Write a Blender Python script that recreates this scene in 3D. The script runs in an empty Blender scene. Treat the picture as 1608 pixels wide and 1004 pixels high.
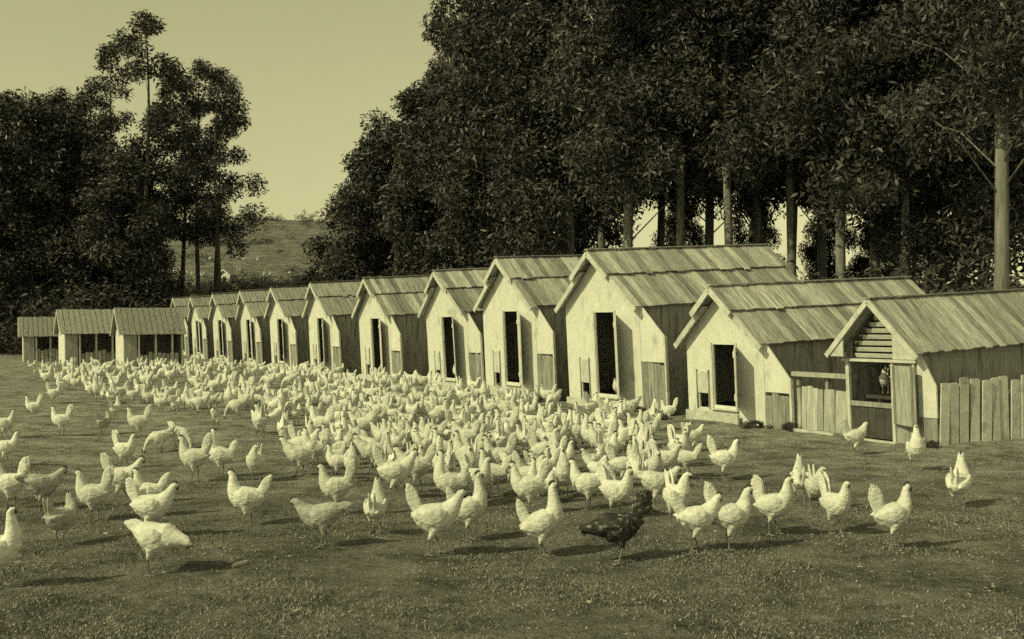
import bpy, bmesh, math, random
import numpy as np
from mathutils import Vector, Matrix

random.seed(11)
R = math.radians
scene = bpy.context.scene
COL = scene.collection

# ------------------------------------------------------------------ camera
FPX, HZ, CAMZ = 1700.0, 515.0, 1.6          # focal length and horizon in pixels of the 1608 px wide photograph
cam_d = bpy.data.cameras.new('camera')
cam_d.sensor_width = 36.0
cam_d.lens = 36.0 * FPX / 1608.0
cam_d.shift_y = (HZ - 502.0) / 1608.0
cam_d.clip_start, cam_d.clip_end = 0.1, 3000
cam = bpy.data.objects.new('camera', cam_d); COL.objects.link(cam)
cam.location = (0, 0, CAMZ); cam.rotation_euler = (R(90), 0, 0)
scene.camera = cam

# ------------------------------------------------------------------ sky and sun (light through the tone of an old print)
TINT = (1.0, 0.955, 0.49)
SUN_EL = 37.0
SUN_DIR = Vector((-0.835, -0.55, 0)).normalized()          # towards the sun, on the ground
world = bpy.data.worlds.new('World'); scene.world = world; world.use_nodes = True
wn, wl = world.node_tree.nodes, world.node_tree.links
for n in list(wn): wn.remove(n)
sky = wn.new('ShaderNodeTexSky'); sky.sky_type = 'NISHITA'; sky.sun_disc = False
sky.sun_elevation = R(SUN_EL); sky.sun_rotation = math.atan2(SUN_DIR.x, SUN_DIR.y)
sky.air_density = 2.7; sky.dust_density = 0.0; sky.ozone_density = 1.0
bw = wn.new('ShaderNodeRGBToBW')
mul = wn.new('ShaderNodeMix'); mul.data_type = 'RGBA'; mul.blend_type = 'MULTIPLY'; mul.inputs[0].default_value = 1.0
mul.inputs[7].default_value = (*TINT, 1)
bg = wn.new('ShaderNodeBackground'); bg.inputs[1].default_value = 0.098
wo = wn.new('ShaderNodeOutputWorld')
wl.new(sky.outputs[0], bw.inputs[0]); wl.new(bw.outputs[0], mul.inputs[6])
wl.new(mul.outputs[2], bg.inputs[0]); wl.new(bg.outputs[0], wo.inputs[0])
sun_d = bpy.data.lights.new('sun', 'SUN'); sun_d.energy = 2.9; sun_d.angle = R(0.5); sun_d.color = TINT
sun = bpy.data.objects.new('sun', sun_d); COL.objects.link(sun)
to_sun = Vector((SUN_DIR.x * math.cos(R(SUN_EL)), SUN_DIR.y * math.cos(R(SUN_EL)), math.sin(R(SUN_EL))))
sun.rotation_euler = to_sun.to_track_quat('Z', 'Y').to_euler()
sun.location = to_sun * 60
vs = scene.view_settings
vs.view_transform = 'Standard'; vs.look = 'None'; vs.gamma = 1.0; vs.use_curve_mapping = False
vs.exposure = 0.0
scene.cycles.use_denoising = False
scene.cycles.use_adaptive_sampling = True; scene.cycles.adaptive_threshold = 0.025; scene.cycles.adaptive_min_samples = 12
scene.cycles.max_bounces = 4; scene.cycles.diffuse_bounces = 2; scene.cycles.glossy_bounces = 2

# ------------------------------------------------------------------ helpers
def tag(o, label=None, cat=None, group=None, kind=None):
    if label: o['label'] = label
    if cat: o['category'] = cat
    if group: o['group'] = group
    if kind: o['kind'] = kind
    return o
def empty(name, loc=(0, 0, 0), rot=(0, 0, 0)):
    o = bpy.data.objects.new(name, None); COL.objects.link(o)
    o.empty_display_size = 0.2; o.location = loc; o.rotation_euler = rot
    return o
def obj(name, me, mat=None, parent=None):
    o = bpy.data.objects.new(name, me); COL.objects.link(o)
    if mat is not None and not me.materials: me.materials.append(mat)
    if parent is not None: o.parent = parent
    return o
def copy_tree(o, parent=None):
    c = o.copy(); COL.objects.link(c); c.parent = parent
    for ch in list(o.children): copy_tree(ch, c)
    return c
class MB:
    """collects boxes, prisms and tubes, then builds one mesh"""
    def __init__(s): s.v, s.f = [], []
    def box(s, x0, x1, y0, y1, z0, z1):
        b = len(s.v)
        s.v += [(x0,y0,z0),(x1,y0,z0),(x1,y1,z0),(x0,y1,z0),(x0,y0,z1),(x1,y0,z1),(x1,y1,z1),(x0,y1,z1)]
        s.f += [tuple(b+i for i in q) for q in ((3,2,1,0),(4,5,6,7),(0,1,5,4),(1,2,6,5),(2,3,7,6),(3,0,4,7))]
        return s
    def col(s, x0, x1, y0, y1, z0, za, zb):
        """upright slab whose top runs from height za at x0 to zb at x1"""
        b = len(s.v)
        s.v += [(x0,y0,z0),(x1,y0,z0),(x1,y1,z0),(x0,y1,z0),(x0,y0,za),(x1,y0,zb),(x1,y1,zb),(x0,y1,za)]
        s.f += [tuple(b+i for i in q) for q in ((3,2,1,0),(4,5,6,7),(0,1,5,4),(1,2,6,5),(2,3,7,6),(3,0,4,7))]
        return s
    def bar(s, p, q, w, h, up=(0, 0, 1)):
        """box section from p to q, width w sideways, height h along up"""
        p, q, up = Vector(p), Vector(q), Vector(up)
        d = (q - p).normalized(); side = d.cross(up).normalized(); u = side.cross(d)
        b = len(s.v)
        for e in (p, q):
            for a, c in ((-1,-1),(1,-1),(1,1),(-1,1)):
                s.v.append(tuple(e + side*(a*w/2) + u*(c*h/2)))
        s.f += [tuple(b+i for i in k) for k in ((0,1,2,3),(7,6,5,4),(0,4,5,1),(1,5,6,2),(2,6,7,3),(3,7,4,0))]
        return s
    def loft(s, pts, n=8, cap=True):
        """pts: (x, y, z, ra, rb); ra sideways radius, rb the other one"""
        b = len(s.v); P = [Vector(p[:3]) for p in pts]
        for i, p in enumerate(pts):
            t = (P[min(i+1, len(P)-1)] - P[max(i-1, 0)]).normalized()
            ref = Vector((0, 1, 0)) if abs(t.y) < .9 else Vector((1, 0, 0))
            a = (ref - t*ref.dot(t)).normalized(); c = t.cross(a)
            for k in range(n):
                th = 2*math.pi*k/n
                s.v.append(tuple(P[i] + a*(p[3]*math.cos(th)) + c*(p[4]*math.sin(th))))
        for i in range(len(pts)-1):
            for k in range(n):
                k2 = (k+1) % n
                s.f.append((b+i*n+k, b+i*n+k2, b+(i+1)*n+k2, b+(i+1)*n+k))
        if cap:
            s.f.append(tuple(b+k for k in range(n))[::-1]); e = b+(len(pts)-1)*n
            s.f.append(tuple(e+k for k in range(n)))
        return s
    def mesh(s, name):
        me = bpy.data.meshes.new(name); me.from_pydata(s.v, [], s.f); me.update()
        bm = bmesh.new(); bm.from_mesh(me); bmesh.ops.recalc_face_normals(bm, faces=bm.faces); bm.to_mesh(me); bm.free()
        return me
    def build(s, name, mat=None, parent=None): return obj(name, s.mesh(name), mat, parent)
def quads_mesh(name, V, F):
    """numpy vertices and quads to a mesh"""
    me = bpy.data.meshes.new(name); nv, nf = len(V), len(F)
    me.vertices.add(nv); me.vertices.foreach_set('co', np.asarray(V, np.float32).ravel())
    me.loops.add(nf*4); me.loops.foreach_set('vertex_index', np.asarray(F, np.int32).ravel())
    me.polygons.add(nf); me.polygons.foreach_set('loop_start', np.arange(0, nf*4, 4, dtype=np.int32))
    me.update(calc_edges=True); return me

# ------------------------------------------------------------------ materials (neutral greys: the picture is a one-ink print)
def material(name, lo, hi, scale=4.0, detail=6.0, stretch=(1, 1, 1), rough=0.85, bump=0.0, bscale=20.0, obj_var=0.0,
             stain=None, spec=0.2, planks=None, coord='Object', scales=0):
    m = bpy.data.materials.new(name); m.use_nodes = True
    N, L = m.node_tree.nodes, m.node_tree.links
    P = N['Principled BSDF']; P.inputs['Roughness'].default_value = rough
    P.inputs['Specular IOR Level'].default_value = spec
    tc = N.new('ShaderNodeTexCoord'); mp = N.new('ShaderNodeMapping'); mp.inputs['Scale'].default_value = stretch
    L.new(tc.outputs[coord], mp.inputs[0])
    vec = mp.outputs[0]
    if obj_var:
        oi = N.new('ShaderNodeObjectInfo')
        ad = N.new('ShaderNodeVectorMath'); ad.operation = 'MULTIPLY_ADD'
        ad.inputs[1].default_value = (1, 1, 1)
        cb = N.new('ShaderNodeCombineXYZ'); mu = N.new('ShaderNodeMath'); mu.operation = 'MULTIPLY'; mu.inputs[1].default_value = 53.0
        L.new(oi.outputs['Random'], mu.inputs[0])
        for i in range(3): L.new(mu.outputs[0], cb.inputs[i])
        L.new(vec, ad.inputs[0]); L.new(cb.outputs[0], ad.inputs[2]); vec = ad.outputs[0]
    nz = N.new('ShaderNodeTexNoise'); nz.inputs['Scale'].default_value = scale; nz.inputs['Detail'].default_value = detail
    nz.inputs['Roughness'].default_value = 0.62
    L.new(vec, nz.inputs['Vector'])
    cr = N.new('ShaderNodeValToRGB'); cr.color_ramp.elements[0].position = .32; cr.color_ramp.elements[1].position = .68
    cr.color_ramp.elements[0].color = (lo, lo, lo*.97, 1); cr.color_ramp.elements[1].color = (hi, hi, hi*.97, 1)
    L.new(nz.outputs[0], cr.inputs[0]); colr = cr.outputs[0]
    if stain:                                    # irregular darker blotches: (value, scale, threshold, amount)
        n2 = N.new('ShaderNodeTexNoise'); n2.inputs['Scale'].default_value = stain[1]; n2.inputs['Detail'].default_value = 5
        L.new(vec, n2.inputs['Vector'])
        r2 = N.new('ShaderNodeMapRange'); r2.inputs[1].default_value = stain[2]; r2.inputs[2].default_value = stain[2]+.12
        r2.inputs[4].default_value = stain[3]
        L.new(n2.outputs[0], r2.inputs[0])
        mx = N.new('ShaderNodeMix'); mx.data_type = 'RGBA'; mx.inputs[7].default_value = (stain[0],)*3 + (1,)
        L.new(r2.outputs[0], mx.inputs[0]); L.new(colr, mx.inputs[6]); colr = mx.outputs[2]
    if obj_var:
        mr = N.new('ShaderNodeMapRange'); mr.inputs[3].default_value = 1-obj_var; mr.inputs[4].default_value = 1+obj_var*.6
        L.new(oi.outputs['Random'], mr.inputs[0])
        m2 = N.new('ShaderNodeMix'); m2.data_type = 'RGBA'; m2.blend_type = 'MULTIPLY'; m2.inputs[0].default_value = 1
        L.new(colr, m2.inputs[6]); L.new(mr.outputs[0], m2.inputs[7]); colr = m2.outputs[2]
    L.new(colr, P.inputs['Base Color'])
    if bump:
        nb = N.new('ShaderNodeTexNoise'); nb.inputs['Scale'].default_value = bscale; nb.inputs['Detail'].default_value = 4
        L.new(vec, nb.inputs['Vector'])
        h = nb.outputs[0]
        if planks:                               # joints between narrow boards, along one axis
            sp = N.new('ShaderNodeSeparateXYZ'); L.new(tc.outputs['Object'], sp.inputs[0])
            dv = N.new('ShaderNodeMath'); dv.operation = 'DIVIDE'; dv.inputs[1].default_value = planks[1]; L.new(sp.outputs[planks[0]], dv.inputs[0])
            fr = N.new('ShaderNodeMath'); fr.operation = 'FRACT'; L.new(dv.outputs[0], fr.inputs[0])
            gt = N.new('ShaderNodeMath'); gt.operation = 'GREATER_THAN'; gt.inputs[1].default_value = .07; L.new(fr.outputs[0], gt.inputs[0])
            a2 = N.new('ShaderNodeMath'); a2.operation = 'MULTIPLY_ADD'; a2.inputs[1].default_value = 1.2
            L.new(gt.outputs[0], a2.inputs[0]); L.new(h, a2.inputs[2]); h = a2.outputs[0]
        if scales:                               # overlapping feathers
            vo = N.new('ShaderNodeTexVoronoi'); vo.inputs['Scale'].default_value = scales
            m3 = N.new('ShaderNodeMapping'); m3.inputs['Scale'].default_value = (.55, 1, 1); L.new(tc.outputs['Object'], m3.inputs[0]); L.new(m3.outputs[0], vo.inputs['Vector'])
            a3 = N.new('ShaderNodeMath'); a3.operation = 'MULTIPLY_ADD'; a3.inputs[1].default_value = -1.1
            L.new(vo.outputs['Distance'], a3.inputs[0]); L.new(h, a3.inputs[2]); h = a3.outputs[0]
        bp = N.new('ShaderNodeBump'); bp.inputs['Strength'].default_value = bump; bp.inputs['Distance'].default_value = 0.02
        L.new(h, bp.inputs['Height']); L.new(bp.outputs[0], P.inputs['Normal'])
    return m

M = {}
M['whitewash'] = material('whitewash', .66, .78, 4.0, stretch=(1.3, 1.3, .8), stain=(.36, 2.6, .59, .6), bump=.35, bscale=14, planks=(0, .16), obj_var=.04)
M['white_board'] = material('white_board', .50, .70, 6.0, stain=(.30, 4, .58, .55), bump=.3, bscale=20, obj_var=.08)
M['roof_board'] = material('roof_board', .28, .58, 5.0, stretch=(.8, 6.0, 3.0), stain=(.15, 2.2, .56, .6), bump=.5, bscale=12, obj_var=.52)
M['far_roof'] = material('far_roof', .22, .46, 3.0, stretch=(.5, 4, .5), stain=(.17, 2.0, .57, .6), bump=.4, bscale=10, obj_var=.1)
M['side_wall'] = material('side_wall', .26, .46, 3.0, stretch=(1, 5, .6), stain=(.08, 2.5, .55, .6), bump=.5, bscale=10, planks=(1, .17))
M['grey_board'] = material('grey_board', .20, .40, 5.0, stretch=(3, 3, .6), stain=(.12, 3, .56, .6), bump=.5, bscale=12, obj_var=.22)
M['pale_board'] = material('pale_board', .34, .58, 5.0, stretch=(3, 3, .6), stain=(.2, 3, .58, .6), bump=.5, bscale=12, obj_var=.22)
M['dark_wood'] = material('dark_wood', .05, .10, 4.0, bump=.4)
M['wire'] = material('wire', .05, .08, 8.0)
M['ground'] = None
M['feather'] = material('white_feather', .62, .83, 26.0, stain=(.40, 11.0, .57, .55), bump=.28, bscale=60, obj_var=.14, rough=.9, scales=44)
M['dark_feather'] = material('dark_feather', .015, .06, 22.0, stain=(.40, 30.0, .54, .55), bump=.3, bscale=60, rough=.7, scales=44)
M['grey_or_shaded_feather'] = material('grey_or_shaded_feather', .30, .55, 18.0, stain=(.55, 12.0, .58, .6), bump=.28, bscale=60, rough=.9, scales=44)  # grey plumage, and shade painted as grey on two hens
M['comb'] = material('comb', .05, .09, 30.0, rough=.6)
M['leg'] = material('leg', .14, .24, 30.0, rough=.7)
M['bark'] = material('bark', .10, .30, 1.6, stretch=(2.5, 2.5, .35), stain=(.08, 1.4, .58, .7), bump=.6, bscale=6)
M['bark_dark'] = material('bark_dark', .05, .14, 2.0, stretch=(2.5, 2.5, .35), bump=.6, bscale=6)
M['leaf'] = material('leaf', .018, .095, .8, detail=8, rough=.5, spec=.4, coord='Object', obj_var=.25)
M['shrub_leaf'] = material('shrub_leaf', .035, .10, 1.2, detail=8, rough=.6, spec=.3, obj_var=.25)
M['blade'] = material('grass_blade', .02, .46, 45.0, detail=3, rough=.8)
M['stone'] = material('stone', .35, .6, 9.0, bump=.4, obj_var=.3)

# ------------------------------------------------------------------ the lie of the land
def sp(x, k=5.0):                                # smooth max(x, 0)
    t = x / k
    return k*(t if t > 20 else math.log1p(math.exp(t)))
def sstep(a, b, x):
    t = min(1, max(0, (x-a)/(b-a))); return t*t*(3-2*t)
RD = Vector((0.883, 0.469, 0))                   # depth direction of the houses
RX = Vector((0.469, -0.883, 0))                  # along the row, towards the viewer
def row_point(px):                               # point of the houses' front line seen at column px of the photograph
    Y = 13.2/((px-804)/FPX + .531); return Vector(((px-804)/FPX*Y, Y, 0))
def ground_z(x, y):
    d = (x-1.84)*RD.x + (y-21.4)*RD.y
    z = .055*(sp(d, .8) - sp(d-26, 3))
    f = 1.0 - .60*sstep(-26, 8, x)
    z += f*.172*(sp(y-62, 3) - sp(y-158, 6))
    z += f*.02*(sp(y-158, 6)) if y < 600 else 0
    near = 1-sstep(30, 60, y)
    z += near*.016*(math.sin(x*1.9+.6*y)+math.sin(y*2.3-1.1*x+1)+.7*math.sin(3.7*x+2.9*y))
    if y > 60: z += .25*math.sin(x*.23+1)*math.sin(y*.19)*sstep(60, 80, y)
    return z
def on_ground(px, py):                           # where the sight line through a pixel meets the land
    dx, dz = (px-804)/FPX, (HZ-py)/FPX
    lo = 3.0
    while lo < 300:
        if CAMZ + dz*lo < ground_z(dx*lo, lo): break
        lo += .04 if lo < 70 else .3
    return Vector((dx*lo, lo, ground_z(dx*lo, lo)))

def axis_steps(a, b, near, far, c0, c1):
    out, x = [], a
    while x < b:
        out.append(x); x += near if c0 <= x < c1 else far
    out.append(b); return out
xs = axis_steps(-420, 420, .4, 7.0, -26, 26); ys = axis_steps(-30, 700, .4, 5.0, 2, 62)
V = [(x, y, ground_z(x, y)) for y in ys for x in xs]
nx = len(xs)
F = [(j*nx+i, j*nx+i+1, (j+1)*nx+i+1, (j+1)*nx+i) for j in range(len(ys)-1) for i in range(nx-1)]
gm = quads_mesh('ground', np.array(V), np.array(F))
gm.polygons.foreach_set('use_smooth', [True]*len(F))
m = bpy.data.materials.new('trampled_turf'); m.use_nodes = True
N, L = m.node_tree.nodes, m.node_tree.links; P = N['Principled BSDF']; P.inputs['Roughness'].default_value = .95
P.inputs['Specular IOR Level'].default_value = .1
tc = N.new('ShaderNodeTexCoord')
def noise(s, d=6, r=.6):
    n = N.new('ShaderNodeTexNoise'); n.inputs['Scale'].default_value = s; n.inputs['Detail'].default_value = d; n.inputs['Roughness'].default_value = r
    L.new(tc.outputs['Object'], n.inputs['Vector']); return n.outputs[0]
def ramp(f, a, b, pa=.3, pb=.7):
    c = N.new('ShaderNodeValToRGB'); c.color_ramp.elements[0].position = pa; c.color_ramp.elements[1].position = pb
    c.color_ramp.elements[0].color = (a, a, a*.97, 1); c.color_ramp.elements[1].color = (b, b, b*.97, 1)
    L.new(f, c.inputs[0]); return c.outputs[0]
def mixc(f, a, b, typ='MIX'):
    x = N.new('ShaderNodeMix'); x.data_type = 'RGBA'; x.blend_type = typ
    if isinstance(f, float): x.inputs[0].default_value = f
    else: L.new(f, x.inputs[0])
    L.new(a, x.inputs[6]); L.new(b, x.inputs[7]); return x.outputs[2]
turf = mixc(.55, ramp(noise(13, 10, .8), .02, .27, .36, .66), ramp(noise(70, 4, .8), .015, .32, .38, .68))
dirt = mixc(.5, ramp(noise(6, 9, .75), .12, .41, .34, .66), ramp(noise(42, 4, .8), .08, .46, .38, .66))
geo = N.new('ShaderNodeSeparateXYZ'); L.new(tc.outputs['Object'], geo.inputs[0])
wear = N.new('ShaderNodeMapRange'); wear.inputs[1].default_value = 8.0; wear.inputs[2].default_value = 16.0   # the yard is worn bare by the flock
L.new(geo.outputs[1], wear.inputs[0])
ad = N.new('ShaderNodeMath'); ad.operation = 'ADD'; L.new(wear.outputs[0], ad.inputs[0]); L.new(noise(.55, 4), ad.inputs[1])
rg = N.new('ShaderNodeMapRange'); rg.inputs[1].default_value = .45; rg.inputs[2].default_value = 1.35; L.new(ad.outputs[0], rg.inputs[0])
hillf = N.new('ShaderNodeMapRange'); hillf.inputs[1].default_value = 62; hillf.inputs[2].default_value = 80; L.new(geo.outputs[1], hillf.inputs[0])
hill = mixc(.5, ramp(noise(.30, 9, .8), .06, .28, .38, .64), ramp(noise(1.4, 5, .8), .04, .34, .40, .66))
base = mixc(rg.outputs[0], turf, dirt); base = mixc(.9, base, ramp(noise(1.7, 8, .75), .36, 1.62, .36, .64), 'MULTIPLY'); base = mixc(hillf.outputs[0], base, hill)
L.new(base, P.inputs['Base Color'])
bp = N.new('ShaderNodeBump'); bp.inputs['Strength'].default_value = .9; bp.inputs['Distance'].default_value = .03
L.new(noise(34, 6, .7), bp.inputs['Height']); L.new(bp.outputs[0], P.inputs['Normal'])
ground = obj('ground', gm, m); tag(ground, kind='structure')

# ------------------------------------------------------------------ hen houses
HROT = math.atan2(RX.y, RX.x)
PITCH = math.atan(.055)
def cols(mb, cuts, xs_, top, y0, y1):
    """wall of upright slabs: xs_ are the breaks, cuts(xa, xb) lists the height ranges that stand, top(x) is the slope"""
    for a, b in zip(xs_[:-1], xs_[1:]):
        for z0, z1 in cuts((a+b)/2):
            if z1 is None: mb.col(a, b, y0, y1, z0, top(a), top(b))
            else: mb.box(a, b, y0, y1, z0, z1)
def roof_course(house, side, y0, y1, n, xin, zin, xout, zout, lift, single, mat, rnd, parent_name='roof_board'):
    """boards lying side by side from the ridge side (xin, zin) to the eave side (xout, zout)"""
    step = (y1-y0)/n; joined = MB()
    dx, dz = xout-xin, zout-zin; ln = math.hypot(dx, dz)
    proto = None
    for i in range(n):
        yc = y0+(i+.5)*step
        dl = rnd.uniform(-.010, .012); dh = rnd.uniform(-.003, .006) + (.006 if i % 2 else 0)
        if rnd.random() < .08: dl += rnd.uniform(.02, .07); dh += .012
        if single:
            if proto is None:
                t = MB(); t.box(0, ln, -step*.458, step*.458, 0, .022); proto = t.mesh(parent_name); proto.materials.append(mat)
            o = obj(parent_name, proto, None, house)
            ang = math.atan2(dz, dx)
            o.location = (xin, yc, zin+lift+dh)
            if side > 0: o.rotation_euler = (rnd.uniform(-.02, .02), -ang, rnd.uniform(-.004, .004))
            else: o.rotation_euler = (rnd.uniform(-.02, .02), -math.atan2(dz, -dx), math.pi+rnd.uniform(-.004, .004))
            o.scale = (1+dl/ln, 1, 1)
        else:
            p = Vector((xin, yc, zin+lift+dh)); q = Vector((xout, yc, zout+lift+dh)); q += (q-p).normalized()*dl
            joined.bar(p, q, step*.90, .022, up=(-dz*side/ln, 0, abs(dx)/ln))
    if not single:
        o = joined.build(parent_name+'s', mat, house); tag(o, kind='stuff')
def hen_house(px, label, p, single, seed, swing=0):
    rnd = random.Random(seed)
    v = -row_point(px).normalized(); door_angle = math.degrees(math.atan2(v.dot(RD), v.dot(RX))) + swing
    base = row_point(px); base.z = ground_z(base.x, base.y) - .03
    h = empty('hen_house', base, (PITCH + rnd.uniform(-.006, .006), rnd.uniform(-.014, .014), HROT + rnd.uniform(-.025, .025)))
    tag(h, label, 'hen house', 'hen houses in the row'); h.scale = (rnd.uniform(.97, 1.04), rnd.uniform(.97, 1.03), rnd.uniform(.975, 1.025))
    hw, za, ze, ln = p['hw'], p['apex'], p['eave'], p['len']
    k = (za-ze)/hw
    top = lambda x: za - k*abs(x)
    d0, d1, dz0, dz1 = p['door']; q0, q1, qz0, qz1 = p['pop']; ww, wz = p['wing']
    # front wall with door and pop hole
    def cuts(x):
        r = [(0.0, None)]
        if d0 < x < d1: r = [(0.0, dz0), (dz1, None)]
        elif q0 < x < q1: r = [(0.0, qz0), (qz1, None)]
        return r
    mb = MB(); cols(mb, cuts, sorted({-hw, q0, q1, d0, 0.0 if not d0 < 0 < d1 else (d0+d1)/2, d1, hw} | ({0.0} if True else set())), top, 0, .035)
    mb.build('front_wall', M['whitewash'], h)
    # wing at the near corner: whitewashed board above, grey boards below
    zs = wz*.62; kw = (top(hw)-wz)/ww
    wtop = lambda x: top(hw)-kw*(x-hw)
    mb = MB(); mb.col(hw+.004, hw+ww, .004, .03, zs+.10, wtop(hw), wtop(hw+ww)); mb.build('wing_wall', M['whitewash'], h)
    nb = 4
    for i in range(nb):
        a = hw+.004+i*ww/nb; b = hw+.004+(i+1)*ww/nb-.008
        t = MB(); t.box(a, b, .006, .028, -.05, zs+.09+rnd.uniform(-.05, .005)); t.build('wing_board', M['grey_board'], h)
    mb = MB(); mb.box(hw+ww-.03, hw+ww+.012, -.012, .04, -.05, wz+.02); mb.build('corner_post', M['white_board'], h)
    # side and back walls, floor
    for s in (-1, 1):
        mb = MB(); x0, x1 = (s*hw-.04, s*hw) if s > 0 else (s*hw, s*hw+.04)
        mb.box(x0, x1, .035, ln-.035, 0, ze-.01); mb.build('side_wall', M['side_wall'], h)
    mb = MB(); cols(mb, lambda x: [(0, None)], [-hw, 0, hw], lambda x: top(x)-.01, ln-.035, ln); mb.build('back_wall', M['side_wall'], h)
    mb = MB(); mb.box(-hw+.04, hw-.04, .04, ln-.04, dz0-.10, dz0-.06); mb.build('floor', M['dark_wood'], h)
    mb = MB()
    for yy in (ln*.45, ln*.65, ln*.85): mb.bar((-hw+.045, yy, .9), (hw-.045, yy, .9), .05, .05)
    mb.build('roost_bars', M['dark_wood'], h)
    # door frame, open leaf, sliding hatch, apron board
    for x in (d0-.055, d1+.012):
        mb = MB(); mb.box(x, x+.045, -.022, -.002, dz0-.05, dz1+.03); mb.build('door_jamb', M['white_board'], h)
    mb = MB(); mb.box(d0-.06, d1+.06, -.05, -.003, dz0-.075, dz0-.052); mb.build('door_sill', M['white_board'], h)
    leaf = MB(); dw = d1-d0
    leaf.box(0, dw, -.012, .012, 0, dz1-dz0-.03)
    for zz in (.15, (dz1-dz0)*.82): leaf.box(.03, dw-.03, -.03, -.0125, zz, zz+.09)
    lf = leaf.build('door', M['whitewash'], h); lf.location = (d1+.06, -.035, dz0+.01); lf.rotation_euler = (0, 0, R(door_angle))
    mb = MB()
    for zz in (.16, (dz1-dz0)*.82): mb.box(-.02, .12, .013, .019, zz+.02, zz+.06)
    hg = mb.build('hinges', M['dark_wood'], lf)
    qh = qz1-qz0
    mb = MB(); mb.box(q0-.02, q1+.02, -.016, -.004, qz0+qh*.75, qz0+qh*1.85); mb.build('hatch', M['white_board'], h)
    for x in (q0-.045, q1+.022):
        mb = MB(); mb.box(x, x+.024, -.024, -.003, qz0-.02, qz0+qh*1.95); mb.build('hatch_guide', M['grey_board'], h)
    mb = MB(); mb.box(-hw+.05, d1+.14, -.11, -.075, .0, dz0*.62); mb.build('apron_board', M['white_board'], h)
    for x in (-hw*.8, hw*.8):
        mb = MB(); mb.box(x-.07, x+.07, -.07, ln+.05, -.22, -.004); mb.build('skid', M['dark_wood'], h)
    # roof: a lower course and an upper course lapped over it, on both slopes
    of, ob = p.get('over', .17), .16
    xl = hw*.44; nbd = p['boards']
    for s in (-1, 1):
        roof_course(h, s, -of, ln+ob, nbd, s*(xl-.10), top(xl-.10)+.012, s*(hw+.10), top(hw+.10)+.012, .0, single, M['roof_board'] if single else M['far_roof'], rnd)
        roof_course(h, s, -of-.09, ln+ob+.04, nbd, s*.0, top(0)+.07, s*(xl+.06), top(xl+.06)+.07, .0, single, M['roof_board'] if single else M['far_roof'], rnd)
        for (xa, xb, l, yf) in ((xl, hw+.12, -.02, -of), (0, xl+.07, .035, -of-.09)):
            mb = MB(); mb.bar((s*xa, yf-.012, top(xa)+l-.012), (s*xb, yf-.012, top(xb)+l-.012), .022, .10, up=(s*k, 0, 1)); mb.build('barge_board', M['white_board'], h)
    mb = MB(); mb.box(-.07, .07, -of-.1, ln+ob+.05, top(0)+.098, top(0)+.118); mb.build('ridge_board', M['roof_board'], h)
    return h
BIG = dict(hw=1.26, apex=3.05, eave=2.08, len=4.22, door=(-.20, .45, .32, 1.92), pop=(-.76, -.50, .20, .62), wing=(.74, 1.45), boards=30)
LOW = dict(hw=.99, apex=2.27, eave=1.44, len=4.15, door=(-.27, .30, .30, 1.35), pop=(-.68, -.43, .24, .58), wing=(.60, .80), boards=29, over=.15)
hen_house(1140, 'low gabled hen house with open door beside the board fence', LOW, True, 3, -2)
HOUSES = [
 (950, 'tallest nearest whitewashed hen house with a hen in its doorway', True),
 (803, 'whitewashed hen house next left of the tallest house, fully dark doorway', True),
 (706, 'whitewashed hen house third left counting from the low fenced house', True),
 (592, 'whitewashed hen house fourth left counting from the low fenced house', True),
 (506, 'whitewashed hen house fifth left counting from the low fenced house', False),
 (442, 'whitewashed hen house sixth left counting from the low fenced house', False),
 (393, 'distant whitewashed hen house, fourth from the far left end of row', False),
 (348, 'distant whitewashed hen house, third from the far left end of row', False),
 (312, 'distant whitewashed hen house, second from the far left end of row', False),
 (284, 'farthest small whitewashed hen house at the left end of row', False)]
for i, (px, lab, single) in enumerate(HOUSES):
    q = dict(BIG)
    hen_house(px, lab, q, single, 20+i, (-1, 3, 0, 2, -3)[i % 5])

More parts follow.
